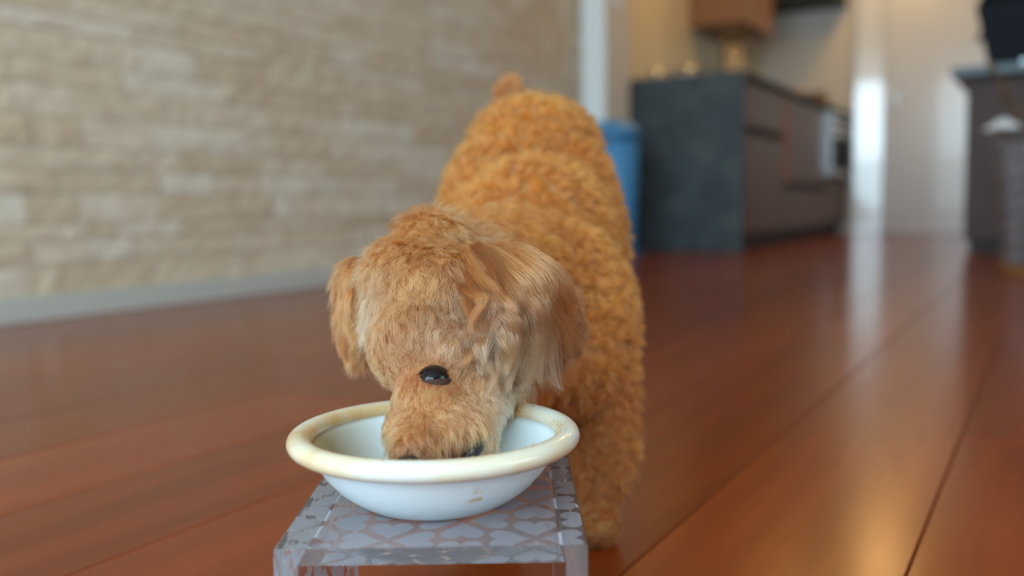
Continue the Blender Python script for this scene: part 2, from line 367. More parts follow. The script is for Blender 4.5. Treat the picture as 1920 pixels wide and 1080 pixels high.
box('front_panel', M['steel'], -0.008, 0.018, 0.0, 0.74, 0.0, 0.44, 0.006, ov)
box('oven_window', M['black'], 0.018, 0.022, 0.08, 0.66, 0.05, 0.28, 0.002, ov)
bm = bmesh.new(); add_tube(bm, [(0.045, 0.06, 0.33), (0.045, 0.68, 0.33)], 0.008)
add_tube(bm, [(0.018, 0.08, 0.33), (0.045, 0.08, 0.33)], 0.005); add_tube(bm, [(0.018, 0.66, 0.33), (0.045, 0.66, 0.33)], 0.005)
link('handle', tomesh(bm, smooth=True), M['steel'], ov)
for k in range(3):
    kn = lathe('knob', [(0.0, 0), (0.018, 0), (0.016, 0.018), (0.0, 0.02)], M['black'], ov, 20); kn.rotation_euler = (0, radians(90), 0); kn.location = (0.018, 0.2 + 0.17 * k, 0.395)

uc = thing('wall_cupboard', 'warm brown wall cupboard hanging over the counter', 'cupboard', (-1.88, 5.82, 1.36))
box('carcass', M['orange_wood'], -0.17, 0.16, 0, 0.68, 0, 0.72, 0.003, uc)
box('door', M['orange_wood'], 0.162, 0.18, 0.003, 0.338, 0.002, 0.718, 0.002, uc); box('door', M['orange_wood'], 0.162, 0.18, 0.342, 0.677, 0.002, 0.718, 0.002, uc)
hood = thing('range_hood', 'dark grey range hood high in the far kitchen corner', 'hood', (-1.73, 6.95, 1.70))
box('canopy', mat('hood_grey', (0.10, 0.12, 0.10), 0.4), -0.31, 0.33, 0, 0.54, 0.035, 0.42, 0.004, hood)
box('bottom_lip', M['black_soft'], -0.315, 0.335, -0.004, 0.544, 0, 0.035, 0.003, hood)
# things on the worktop (top at z = .902)
ZW = 0.902
def tumbler(x, y, r, h, label):
    t = lathe('metal_cup', [(0, 0), (r * 0.85, 0), (r * 0.88, 0.002), (r, h), (r - 0.002, h), (r * 0.84, 0.010), (0, 0.010)], M['steel'], None, 32, loc=(0, 0, 0))
    t.location = (x, y, ZW); tag(t, label, 'cup', 'cups near the charcoal end of the counter')
tumbler(-1.885, 4.80, 0.030, 0.055, 'shiny metal cup nearest the white pier on the dark counter')
tumbler(-1.70, 4.80, 0.030, 0.055, 'shiny metal cup with a bright blue glint in the middle of the counter end')
fa = thing('kitchen_tap', 'slim dark kitchen tap rising behind the counter edge', 'tap', (-1.80, 5.72, ZW))
bm = bmesh.new(); add_tube(bm, [(0, 0, 0.015)] + [(0, 0, 0.27)] + [(0.07 - 0.07 * cos(a), 0, 0.27 + 0.05 * sin(a)) for a in np.linspace(0.3, pi, 8)] + [(0.14, 0, 0.22)], 0.011, 10)
link('spout', tomesh(bm, smooth=True), M['black'], fa); lathe('collar', [(0, 0), (0.028, 0), (0.024, 0.02), (0, 0.02)], M['black'], fa, 24)
bm = bmesh.new(); add_tube(bm, [(0, 0.01, 0.07), (0, 0.07, 0.10)], 0.006); link('lever', tomesh(bm), M['black'], fa)
rk = thing('dish_rack', 'low dark wire dish rack beside the tap', 'rack', (-1.75, 5.15, ZW))
bm = bmesh.new()
for zz in (0.006, 0.07): add_tube(bm, [(-0.13, -0.17, zz), (0.13, -0.17, zz), (0.13, 0.17, zz), (-0.13, 0.17, zz), (-0.13, -0.17, zz)], 0.003, 6)
link('frame', tomesh(bm), M['black_soft'], rk)
bm = bmesh.new()
for k in range(9):
    yy = -0.16 + 0.04 * k; add_tube(bm, [(-0.13, yy, 0.07), (-0.13, yy, 0.006), (0.13, yy, 0.006), (0.13, yy, 0.07)], 0.0018, 5)
link('wires', tomesh(bm), M['steel'], rk)
pan = thing('steel_saucepan', 'small steel saucepan shining on the counter in front of the sink end', 'saucepan', (-1.50, 6.50, ZW + 0.001))
lathe('pot', [(0, 0), (0.07, 0), (0.078, 0.008), (0.08, 0.06), (0.083, 0.062), (0.078, 0.062), (0.074, 0.01), (0, 0.008)], M['steel'], pan, 40)
bm = bmesh.new(); add_tube(bm, [(0.078, 0, 0.05), (0.13, -0.05, 0.06), (0.17, -0.10, 0.062)], 0.007); link('handle', tomesh(bm, smooth=True), M['black'], pan)
jr = thing('cream_canister', 'pale cream canister with a lid on the far counter', 'canister', (-1.62, 6.95, ZW))
lathe('body', [(0, 0), (0.045, 0), (0.05, 0.006), (0.05, 0.11), (0, 0.11)], M['cream_pot'], jr, 32); lathe('lid', [(0, 0.11), (0.052, 0.11), (0.052, 0.125), (0.01, 0.13), (0.01, 0.145), (0, 0.147)], M['brass'], jr, 32)
kt = thing('brown_pot', 'small brown pot standing right of the cream canister', 'pot', (-1.52, 7.12, ZW))
lathe('pot', [(0, 0), (0.05, 0), (0.06, 0.02), (0.062, 0.10), (0.055, 0.105), (0, 0.10)], M['amber'], kt, 32); lathe('lid', [(0, 0.1), (0.05, 0.105), (0.03, 0.12), (0.008, 0.123), (0.008, 0.14), (0, 0.142)], M['amber'], kt, 32)

# warm ceiling light over the kitchen
def ceiling_light(x, y, label):
    cl = thing('ceiling_light', label, 'lamp', (x, y, ZC - 0.002))
    lathe('base', [(0, -0.03), (0.155, -0.03), (0.16, 0)], M['trim'], cl, 32); lathe('diffuser', [(0, -0.10), (0.10, -0.092), (0.15, -0.07), (0.17, -0.032), (0, -0.031)], M['lamp'], cl, 32)

ceiling_light(-0.98, 6.75, 'warm ceiling lamp over the far end of the kitchen'); ceiling_light(-1.15, 5.05, 'added warm fill lamp, out of view over the near end of the kitchen counter')  # second lamp is added, unseen, to brighten the cream wall

# blue pedal bin
pb = thing('pedal_bin', 'blue plastic bin with a domed lid at the foot of the white trim', 'bin', (-1.815, 4.085, 0))
lathe('body', [(0, 0.004), (0.100, 0.004), (0.104, 0.01), (0.122, 0.535), (0.118, 0.54), (0, 0.54)], M['blue'], pb, 48)
lathe('lid_band', [(0, 0.541), (0.118, 0.541), (0.118, 0.560), (0, 0.560)], M['blue_dark'], pb, 48)
lathe('lid', [(0, 0.561), (0.128, 0.561), (0.130, 0.575), (0.118, 0.605), (0.085, 0.628), (0.04, 0.640), (0, 0.643)], M['blue'], pb, 48)
box('pedal', M['blue_dark'], 0.10, 0.15, -0.03, 0.03, 0.012, 0.028, 0.004, pb)
lathe('foot_ring', [(0, 0), (0.102, 0), (0.102, 0.0035), (0, 0.0035)], M['blue_dark'], pb, 48)

# island / back counter on the right
isl = thing('island_counter', 'grey-brown wooden counter with a pale overhanging top at the right', 'counter', (-0.362, 4.75, 0))
box('body', M['island_wood'], 0, 1.6, 0, 0.62, 0.06, 0.79, 0.003, isl); box('plinth', M['black_soft'], 0.02, 1.58, 0.03, 0.60, 0, 0.06, 0.001, isl)
box('top', M['slate_top'], -0.06, 1.66, -0.10, 0.66, 0.792, 0.832, 0.006, isl)
ZI = 0.832
cf = thing('coffee_machine', 'black tapering machine standing on the pale counter top', 'machine', (-0.10, 4.98, ZI))
bm = bmesh.new()
def frus(bm, x0, x1, y0, y1, z0, X0, X1, Y0, Y1, Z1, bev=0.008):
    t = bmesh.new(); bmesh.ops.create_cube(t, size=2)
    for v in t.verts:
        lo = v.co.z < 0
        v.co = ((x0 if v.co.x < 0 else x1) if lo else (X0 if v.co.x < 0 else X1), (y0 if v.co.y < 0 else y1) if lo else (Y0 if v.co.y < 0 else Y1), z0 if lo else Z1)
    bmesh.ops.bevel(t, geom=t.edges[:], offset=bev, segments=2, affect='EDGES'); me = bpy.data.meshes.new('t'); t.to_mesh(me); t.free(); bm.from_mesh(me)
frus(bm, -0.185, 0.16, -0.14, 0.16, 0.012, -0.245, 0.20, -0.17, 0.18, 0.30)
link('housing', tomesh(bm), M['black'], cf)
bm = bmesh.new(); frus(bm, -0.235, 0.19, -0.16, 0.17, 0.302, -0.20, 0.17, -0.13, 0.15, 0.37); link('lid', tomesh(bm), M['black'], cf)
for sx_ in (-0.15, 0.12):
    for sy_ in (-0.1, 0.12): lathe('foot', [(0, 0), (0.014, 0), (0.012, 0.013), (0, 0.013)], M['black_soft'], cf, 16, loc=(sx_, sy_, 0))
kb = lathe('side_knob', [(0, 0), (0.024, 0), (0.022, 0.03), (0, 0.032)], M['steel'], cf, 24); kb.rotation_euler = (0, radians(-90), 0); kb.location = (-0.218, -0.02, 0.17)
tr = thing('drip_tray', 'shiny steel tray lying before the black machine', 'tray', (-0.02, 4.76, ZI))
box('dish', M['steel'], -0.13, 0.16, -0.06, 0.06, 0, 0.012, 0.003, tr)
bm = bmesh.new()
for k in range(9): add_tube(bm, [(-0.12 + 0.033 * k, -0.05, 0.017), (-0.12 + 0.033 * k, 0.05, 0.017)], 0.003, 6)
link('grille', tomesh(bm), M['steel'], tr)

# big ribbed clear vase with dried leaves
vs = thing('ribbed_vase', 'tall clear ribbed vase in front of the grey-brown counter', 'vase', (0.0, 3.56, 0))
def wv(a, z): return 1 + 0.035 * abs(sin(a * 11 + (0 if int(z / 0.055) % 2 else pi / 2)))
zs = np.linspace(0.035, 0.43, 30)
prof = [(0, 0.03)] + [(0.150 + 0.03 * (z / 0.43) ** 1.5 + 0.004 * sin(z * 115), z) for z in zs] + [(0.188, 0.44), (0.192, 0.452), (0.184, 0.455), (0.178, 0.44)] + [(0.141 + 0.03 * (z / 0.43) ** 1.5, z) for z in zs[::-1]] + [(0, 0.045)]
lathe('body', prof, M['ribbed'], vs, 132, wob=lambda a, z: wv(a, z) if z < 0.43 else 1)
lathe('base_ring', [(0, 0), (0.162, 0), (0.165, 0.008), (0.158, 0.028), (0, 0.028)], M['orange_wood'], vs, 48)
bm = bmesh.new(); t = bmesh.new()
bmesh.ops.create_grid(t, x_segments=14, y_segments=10, size=0.5)
for v in t.verts:
    x, y = v.co.x, v.co.y
    v.co = Vector((x * 0.10, y * 0.06, 0.030 * (1 - (2 * x) ** 2) * (1 - (2 * y) ** 2) + 0.012 * noise.noise((x * 6, y * 6, 0)) + 0.013))
bmesh.ops.solidify(t, geom=t.faces[:], thickness=0.004); me = tomesh(t, 'cloth', True)
cl_ = link('folded_cloth', me, M['white_cloth']); cl_.location = (-0.155, 3.46, 0.463); cl_.rotation_euler = (0, 0, radians(-30))
tag(cl_, 'small crumpled white cloth lying on the rim of the ribbed vase', 'cloth')
for k in range(3):
    a = [2.75, 4.4, 0.9][k]; L_ = [0.34, 0.22, 0.42][k]
    t = thing('dried_branch', ['dried brown branch in the ribbed vase, leaning left over the rim', 'shortest dried brown branch in the ribbed vase, leaning towards the front', 'tallest dried brown branch in the ribbed vase, leaning away to the right'][k], 'branch', (0.05 + 0.04 * cos(a), 3.58 + 0.04 * sin(a), 0.05), 0, 'dried branches in the ribbed vase')
    pts = [Vector((cos(a) * 0.24 * s_ ** 1.6, sin(a) * 0.20 * s_ ** 1.6, s_ * (0.33 + L_))) for s_ in np.linspace(0, 1, 9)]
    bm = bmesh.new(); add_tube(bm, pts, [0.004 - 0.0003 * i for i in range(9)], 6); link('stem', tomesh(bm), M['dry'], t)
    for q in range(26):
        s_ = 0.60 + 0.40 * q / 26; p0 = pts[int(s_ * 8)].lerp(pts[min(8, int(s_ * 8) + 1)], (s_ * 8) % 1)
        da = a + random.uniform(-1.5, 1.5); ln = random.uniform(0.03, 0.055); el = random.uniform(-0.3, 0.9)
        d = Vector((cos(da) * cos(el), sin(da) * cos(el), sin(el))); sd = d.cross((0, 0, 1)).normalized() * ln * 0.28; up_ = sd.cross(d).normalized() * 0.004
        bm = bmesh.new(); vv = [bm.verts.new(p0 + v) for v in (Vector(), d * ln * 0.45 + sd - up_, d * ln, d * ln * 0.45 - sd - up_, d * ln * 0.45 + up_)]
        for tri in ((0, 1, 4), (1, 2, 4), (2, 3, 4), (3, 0, 4), (1, 0, 3), (2, 1, 3)): bm.faces.new([vv[i] for i in tri])
        link('leaf', tomesh(bm), M['dry'], t)

# ------------------------------------------------------------------ acrylic stand, turned 30 degrees to the boards
# local frame of the foreground group: x to the right, y away, rotated by YAW about the origin
def loc(u, d, z=0.0): return (u * cos(YAW) - d * sin(YAW), u * sin(YAW) + d * cos(YAW), z)
SC = (-0.038, 0.481)
st = thing('feeding_stand', 'clear acrylic feeding stand printed with pale hearts under the bowl', 'stand', loc(*SC), YAW)
def prism(name, poly, y0, y1, m_, parent, bev=0.0006):
    bm = bmesh.new(); A = [bm.verts.new((x, y0, z)) for x, z in poly]; B = [bm.verts.new((x, y1, z)) for x, z in poly]
    bm.faces.new(A); bm.faces.new(B[::-1])
    for i in range(len(poly)): j = (i + 1) % len(poly); bm.faces.new((A[j], A[i], B[i], B[j]))
    bmesh.ops.recalc_face_normals(bm, faces=bm.faces[:])
    if bev: bmesh.ops.bevel(bm, geom=bm.edges[:], offset=bev, segments=2, affect='EDGES')
    return link(name, tomesh(bm), m_, parent)
HW, TH, TZ = 0.070, 0.008, 0.0995
y0, y1 = -0.0785, 0.0785
prism('top_plate', [(-HW + 0.0158, TZ), (HW - 0.0122, TZ), (HW - 0.0102, TZ - TH), (-HW + 0.0112, TZ - TH)], y0, y1, M['acrylic'], st, 0.0004)
prism('side_panel', [(-HW, 0), (-HW + 0.010, 0), (-HW + 0.0108, TZ - TH), (-HW + 0.0154, TZ), (-HW, TZ)], y0, y1, M['acrylic'], st)
prism('side_panel', [(HW, 0), (HW - 0.0098, 0), (HW - 0.0098, TZ - TH), (HW - 0.0118, TZ), (HW, TZ)], y0, y1, M['acrylic'], st)
# heart print: clovers of four hearts, tips together
def heart(n=28):
    o = []
    for i in range(n):
        t = 2 * pi * i / n
        x = 16 * sin(t) ** 3; y = 13 * cos(t) - 5 * cos(2 * t) - 2 * cos(3 * t) - cos(4 * t)
        o.append((x / 32, (y + 17) / 29))           # tip at (0,0), lobes at y = 1, width 1
    return o
HT = heart()
bm = bmesh.new()
def put_heart(cx, cy_, ang, ln, wd, zz=0.1000, side=0):
    c_, s_ = cos(ang), sin(ang); pts = []
    for hx, hy in HT:
        x, y = hx * wd, 0.0022 + hy * ln
        X, Y = cx + x * c_ - y * s_, cy_ + x * s_ + y * c_
        pts.append((X, Y))
    if side == 0:
        lim = HW - 0.0006; pts = [(min(max(X, -lim), lim), min(max(Y, y0 + 0.0012), y1 - 0.0012)) for X, Y in pts]
        if max(p[0] for p in pts) - min(p[0] for p in pts) < 0.003 or max(p[1] for p in pts) - min(p[1] for p in pts) < 0.003: return
        V = [bm.verts.new((X, Y, zz - 0.0008)) for X, Y in pts]
    else:
        pts = [(min(max(X, y0 + 0.001), y1 - 0.001), min(max(Y, 0.003), 0.088)) for X, Y in pts]
        if max(p[0] for p in pts) - min(p[0] for p in pts) < 0.003 or max(p[1] for p in pts) - min(p[1] for p in pts) < 0.003: return
        V = [bm.verts.new((side * (HW - 0.0005), X, Y)) for X, Y in pts]
    try: bm.faces.new(V)
    except ValueError: pass
for i in range(-4, 5):
    for j in range(-5, 6):
        if (i + j) % 2: continue
        cx, cy_ = -0.0247 - SC[0] + 0.0338 * i, 0.4367 - SC[1] + 0.0252 * j
        if abs(cx) > HW + 0.02 or abs(cy_) > 0.0985: continue
        put_heart(cx, cy_, 0, 0.0212, 0.0205); put_heart(cx, cy_, pi, 0.0212, 0.0205)
        put_heart(cx, cy_, pi / 2, 0.0192, 0.0222); put_heart(cx, cy_, -pi / 2, 0.0192, 0.0222)
bmesh.ops.remove_doubles(bm, verts=bm.verts[:], dist=1e-6)
hp = link('heart_print', tomesh(bm), M['frost'], st); hp['kind'] = 'stuff'
for sd_ in (-1,):
    bm = bmesh.new()
    for i in range(-3, 4):
        for j in range(0, 5):
            if (i + j) % 2: continue
            for a_ in (0, pi / 2, pi, -pi / 2): put_heart(0.03 * i, 0.028 * j, a_, 0.021 if a_ in (0, pi) else 0.0192, 0.0205, side=sd_)
    h2 = link('side_heart_print', tomesh(bm), M['frost'], st); h2['kind'] = 'stuff'

# ------------------------------------------------------------------ bowl
BC = (-0.041, 0.4715); BZ = 0.1000
bowl = thing('pet_bowl', 'white round pet bowl with a rolled cream rim on the clear stand', 'bowl', loc(*BC, BZ), YAW)
outer = [(0.0, 0.0006), (0.033, 0.0006), (0.036, 0.0), (0.038, 0.0012), (0.0435, 0.0045), (0.0500, 0.0095), (0.0562, 0.0165), (0.0605, 0.0230), (0.0628, 0.0285)]
inner = [(0.0632, 0.0330), (0.0595, 0.0285), (0.0552, 0.0210), (0.0480, 0.0130), (0.0380, 0.0072), (0.025, 0.0050), (0.0, 0.0045)]
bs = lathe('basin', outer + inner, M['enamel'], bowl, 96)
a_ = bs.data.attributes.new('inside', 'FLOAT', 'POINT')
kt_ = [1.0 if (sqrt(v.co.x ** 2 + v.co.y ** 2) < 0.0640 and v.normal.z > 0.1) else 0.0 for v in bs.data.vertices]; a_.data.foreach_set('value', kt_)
RT, RB = 0.0682, 0.0333
rim = lathe('rim', [(RT + 0.0063 * cos(t), RB + 0.0052 * sin(t)) for t in np.linspace(0, 2 * pi, 25)[:-1]], M['lip'], bowl, 96, close=True)
a_ = rim.data.attributes.new('inside', 'FLOAT', 'POINT')
a_.data.foreach_set('value', [max(0.0, min(1.0, (RT - sqrt(v.co.x ** 2 + v.co.y ** 2)) / 0.005)) for v in rim.data.vertices])
rim.rotation_euler = (0, 0, 0)
bm = bmesh.new()
for k in range(90):
    a = random.choice([random.uniform(-pi, 0), random.gauss(-1.3, 0.5), random.gauss(-0.2, 0.4)]); ph = random.gauss(2.2, 0.35)
    add_ell(bm, ((RT + 0.0064 * cos(ph)) * cos(a), (RT + 0.0064 * cos(ph)) * sin(a), RB + 0.0053 * sin(ph)), [random.uniform(0.0002, 0.0006)] * 3, None, 1)
cr = link('crumbs', tomesh(bm), M['crumb'], bowl, 'stuff')

# ------------------------------------------------------------------ the dog (local frame x right, y away; facing the camera, head down in the bowl)
dog = thing('poodle', 'apricot toy poodle with its head lowered, eating from the white bowl', 'dog', loc(0.03, 0.76), YAW)
OFF = Vector((-0.03, -0.76, 0))
def blob(bm, c, r, rot=None): add_ell(bm, Vector(c) + OFF, r, rot, 3)
def caps(bm, pts, rads):
    for (p, q, a, b) in zip(pts, pts[1:], rads, rads[1:]):
        p, q = Vector(p), Vector(q); n = max(2, int((q - p).length / 0.006))
        for i in range(n + 1):
            s_ = i / n; rr_ = a + (b - a) * s_; add_ell(bm, p.lerp(q, s_) + OFF, (rr_,) * 3, None, 2)
def fuse(name, bm, voxel, smooth_it, m_, parent):
    me = tomesh(bm, name); o = link(name, me, m_, parent)
    rm = o.modifiers.new('r', 'REMESH'); rm.mode = 'VOXEL'; rm.voxel_size = voxel
    s_ = o.modifiers.new('s', 'SMOOTH'); s_.factor = 0.6; s_.iterations = smooth_it
    bpy.context.view_layer.update()
    dg = bpy.context.evaluated_depsgraph_get(); me2 = bpy.data.meshes.new_from_object(o.evaluated_get(dg))
    o.modifiers.clear(); o.data = me2; bpy.data.meshes.remove(me)
    for p in me2.polygons: p.use_smooth = True
    me2.materials.clear(); me2.materials.append(m_)
    return o
SK = M['skin'] = mat('dog_undercoat', (0.30, 0.15, 0.06), 0.9, spec=0.1)
bm = bmesh.new(); sh = 0.006
for c_, r_ in [((0.0219, 0.8777, 0.2992), (.066, .065, .055)), ((0.0569, 0.8526, 0.2419), (.045, .06, .07)), ((-0.0205, 0.8427, 0.2432), (.045, .06, .07)),
               ((0.0188, 0.7909, 0.225), (.072, .07, .07)), ((0.0328, 0.7164, 0.1778), (.06, .06, .065)), ((0.063, 0.71, 0.1615), (.036, .045, .06)),
               ((-0.0127, 0.71, 0.1627), (.036, .045, .06)), ((0.0267, 0.6824, 0.1337), (.055, .045, .05)), ((0.0181, 0.796, 0.17), (.06, .08, .05)),
               ((-0.0445, 0.5316, 0.1883), (.044, .046, .046)), ((-0.0590, 0.5388, 0.2080), (.029, .032, .028)), ((-0.0538, 0.5005, 0.1775), (.027, .027, .030)),
               ((-0.0346, 0.4922, 0.1742), (.022, .020, .020)), ((-0.0218, 0.4990, 0.1565), (.021, .021, .021)), ((-0.0388, 0.4699, 0.1377), (.0305, .030, .0190)),
               ((-0.0482, 0.4436, 0.1342), (.016, .014, .014)), ((-0.0256, 0.4667, 0.1355), (.017, .020, .015)), ((-0.0190, 0.4830, 0.1262), (.013, .018, .010)), ((-0.0440, 0.4790, 0.1520), (.022, .022, .018)), ((-0.0490, 0.5620, 0.2275), (.026, .028, .022))]:
    k_ = sh if max(r_) > 0.04 else 0.0035
    blob(bm, c_, [v - k_ for v in r_])
caps(bm, [(0.0001, 0.6881, 0.1977), (-0.0272, 0.6089, 0.2080), (-0.0445, 0.5416, 0.195)], [.049, .034, .034])
caps(bm, [(-0.0210, 0.4890, 0.1400), (-0.002, 0.5850, 0.1660), (0.018, 0.6627, 0.1450)], [.014, .027, .036])
caps(bm, [(0.0667, 0.7082, 0.1411), (0.0665, 0.6908, 0.0583), (0.0606, 0.6827, 0.0239)], [.027, .0235, .013])
caps(bm, [(-0.020, 0.7082, 0.1411), (-0.018, 0.70, 0.0583), (-0.016, 0.69, 0.0239)], [.027, .0225, .013])
blob(bm, (0.0590, 0.672, 0.0135), (.0165, .023, .0125)); blob(bm, (-0.016, 0.678, 0.0135), (.0165, .023, .0125))
for s_ in (1, -1):     # hind legs: knee forward, hock back, near-vertical shank
    ux = 0.018 + s_ * 0.045
    caps(bm, [(ux, 0.86, 0.225), (ux + 0.008 * s_, 0.835, 0.145), (ux + 0.006 * s_, 0.905, 0.085), (ux + 0.005 * s_, 0.892, 0.028)], [.042, .030, .019, .015])
    blob(bm, (ux + 0.005 * s_, 0.872, 0.0135), (.0175, .026, .0125))
body = fuse('body', bm, 0.0035, 7, SK, dog)
bm = bmesh.new()   # dog's left ear, the big one at the right of the picture
blob(bm, (-0.0275, 0.5320, 0.2095), (.017, .011, .014)); blob(bm, (-0.0105, 0.5240, 0.1976), (.028, .011, .025)); blob(bm, (0.0121, 0.5260, 0.1816), (.028, .010, .026)); blob(bm, (-0.0044, 0.5080, 0.1690), (.019, .010, .020))
ear_l = fuse('ear', bm, 0.003, 6, SK, dog)
bm = bmesh.new(); blob(bm, (-0.0915, 0.5560, 0.2050), (.010, .013, .016)); blob(bm, (-0.0930, 0.5517, 0.1890), (.010, .015, .024))
ear_r = fuse('ear', bm, 0.003, 6, SK, dog)
bm = bmesh.new(); caps(bm, [(0.004, 0.925, 0.325), (-0.006, 0.955, 0.345), (-0.001, 0.962, 0.362)], [.013, .008, .007]); blob(bm, (0.001, 0.964, 0.366), (.011, .010, .011))
tail = fuse('tail', bm, 0.003, 5, SK, dog)

def bvh(o): return BVHTree.FromObject(o, bpy.context.evaluated_depsgraph_get())
bpy.context.view_layer.update()
B = BVHTree.FromPolygons([v.co.copy() for v in body.data.vertices], [p.vertices[:] for p in body.data.polygons])
def on_skin(c, frm=(0.0, 0.0, 0.25)):       # where a line from in front of the face meets the head
    o = Vector(frm) + OFF; d = (Vector(c) + OFF - o).normalized(); h = B.ray_cast(o, d); return h[0], h[1], d
ep_, en_, ed_ = on_skin((-0.0400, 0.4693, 0.1646))
eye_c = ep_ - en_ * 0.0046
et1 = Vector((0, 0, 1)).cross(en_).normalized(); et2 = en_.cross(et1)        # across and up the eye opening
erot = Matrix((-et1 if et1.x < 0 else et1, -en_, et2)).transposed()
if erot.determinant() < 0: erot = Matrix((et1, -en_, et2)).transposed()
bm = bmesh.new(); add_ell(bm, (0, 0, 0), (0.0084, 0.0080, 0.0080), None, 4); eye = link('eye', tomesh(bm, smooth=True), M['pupil'], dog); eye.location = eye_c
eye.rotation_euler = erot.to_euler()
def lid(zc, sgn, m_, r, name, ext):
    bm = bmesh.new(); n, k = 22, 6; rows = []
    for j in range(k):
        row_ = []
        for i in range(n + 1):
            a = pi + pi * i / n                        # front half, left to right through -y
            edge = zc * 1.0; el = edge + sgn * (j / (k - 1)) * 1.0
            el0 = edge * sin(pi * i / n) + sgn * (j / (k - 1)) * ext
            row_.append(bm.verts.new((r * 1.06 * cos(a) * cos(el0), r * 0.92 * sin(a) * cos(el0), r * sin(el0))))
        rows.append(row_)
    for A, B_ in zip(rows, rows[1:]):
        for i in range(n): bm.faces.new((A[i], A[i + 1], B_[i + 1], B_[i]))
    bmesh.ops.recalc_face_normals(bm, faces=bm.faces[:])
    if ext > 0.3: bmesh.ops.solidify(bm, geom=bm.faces[:], thickness=0.0005)
    return link(name, tomesh(bm, smooth=True), m_, eye)
lid(0.50, 1, M['lid'], 0.0088, 'upper_eyelid', 0.6); lid(-0.60, -1, M['lid'], 0.0088, 'lower_eyelid', 0.5)
bm = bmesh.new()
nc = Vector((-0.0500, 0.4300, 0.1278)) + OFF
add_ell(bm, nc, (0.0080, 0.0055, 0.0058), None, 3); add_ell(bm, nc + Vector((-0.004, 0.0, -0.0015)), (0.0042, 0.0048, 0.0042), None, 3); add_ell(bm, nc + Vector((0.0042, 0.0, -0.0015)), (0.0042, 0.0048, 0.0042), None, 3)
nose = fuse('nose', bm, 0.0009, 3, M['nose'], dog)
bm = bmesh.new(); mc = Vector((-0.0225, 0.4590, 0.1275)) + OFF; add_ell(bm, mc, (0.0100, 0.010, 0.0048), Euler((0, radians(-42), 0)).to_matrix(), 3)
link('mouth', tomesh(bm, smooth=True), M['mouth'], dog)
bm = bmesh.new(); add_ell(bm, Vector((-0.0312, 0.4480, 0.1244)) + OFF, (0.0060, 0.008, 0.0022), Euler((0, radians(-14), 0)).to_matrix(), 3)
link('tongue', tomesh(bm, smooth=True), M['tongue'], dog)

# ---------------------------------------------------------------- fur
fm = M['fur'] = bpy.data.materials.new('apricot_fur'); fm.use_nodes = True
fb = N(fm, 'ShaderNodeBsdfHairPrincipled'); fb.model = 'CHIANG'; fb.parametrization = 'COLOR'
fa_ = N(fm, 'ShaderNodeAttribute', attribute_name='Col'); lk(fm, fa_.outputs['Color'], fb.inputs['Color'])
fb.inputs['Roughness'].default_value = 0.38; fb.inputs['Radial Roughness'].default_value = 0.45; fb.inputs['Random Roughness'].default_value = 0.15
lk(fm, fb.outputs[0], fm.node_tree.nodes['Material Output'].inputs[0])
def sample(me, n, wfun=None):
    me.calc_loop_triangles(); V = np.empty(len(me.vertices) * 3, 'f4'); me.vertices.foreach_get('co', V); V = V.reshape(-1, 3)
    T = np.empty(len(me.loop_triangles) * 3, 'i4'); me.loop_triangles.foreach_get('vertices', T); T = T.reshape(-1, 3)
    a, b, c = V[T[:, 0]], V[T[:, 1]], V[T[:, 2]]; nn = np.cross(b - a, c - a); ar = np.linalg.norm(nn, axis=1)
    VN = np.empty(len(me.vertices) * 3, 'f4'); me.vertices.foreach_get('normal', VN); VN = VN.reshape(-1, 3)
    wgt = ar * (wfun((a + b + c) / 3, nn / (ar[:, None] + 1e-12)) if wfun else 1)
    idx = rng.choice(len(T), n, p=wgt / wgt.sum()); r1 = np.sqrt(rng.random(n)); r2 = rng.random(n)
    w0, w1, w2 = 1 - r1, r1 * (1 - r2), r1 * r2
    p = a[idx] * w0[:, None] + b[idx] * w1[:, None] + c[idx] * w2[:, None]
    q = VN[T[idx, 0]] * w0[:, None] + VN[T[idx, 1]] * w1[:, None] + VN[T[idx, 2]] * w2[:, None]
    return p, q / (np.linalg.norm(q, axis=1)[:, None] + 1e-9)
def nrm(v): return v / (np.linalg.norm(v, axis=1)[:, None] + 1e-9)
KV = rng.normal(0, 1, (7, 3)) * 90; KP = rng.random(7) * 6.28
def patchy(p): return np.sin(p @ KV.T + KP).sum(1) / 5.0
def nearest(p, g):
    cell = {}; out = np.empty(len(p), 'i4')
    for s in range(0, len(p), 2000):
        d = ((p[s:s + 2000, None, :] - g[None, :, :]) ** 2).sum(2); out[s:s + 2000] = d.argmin(1)
    return out
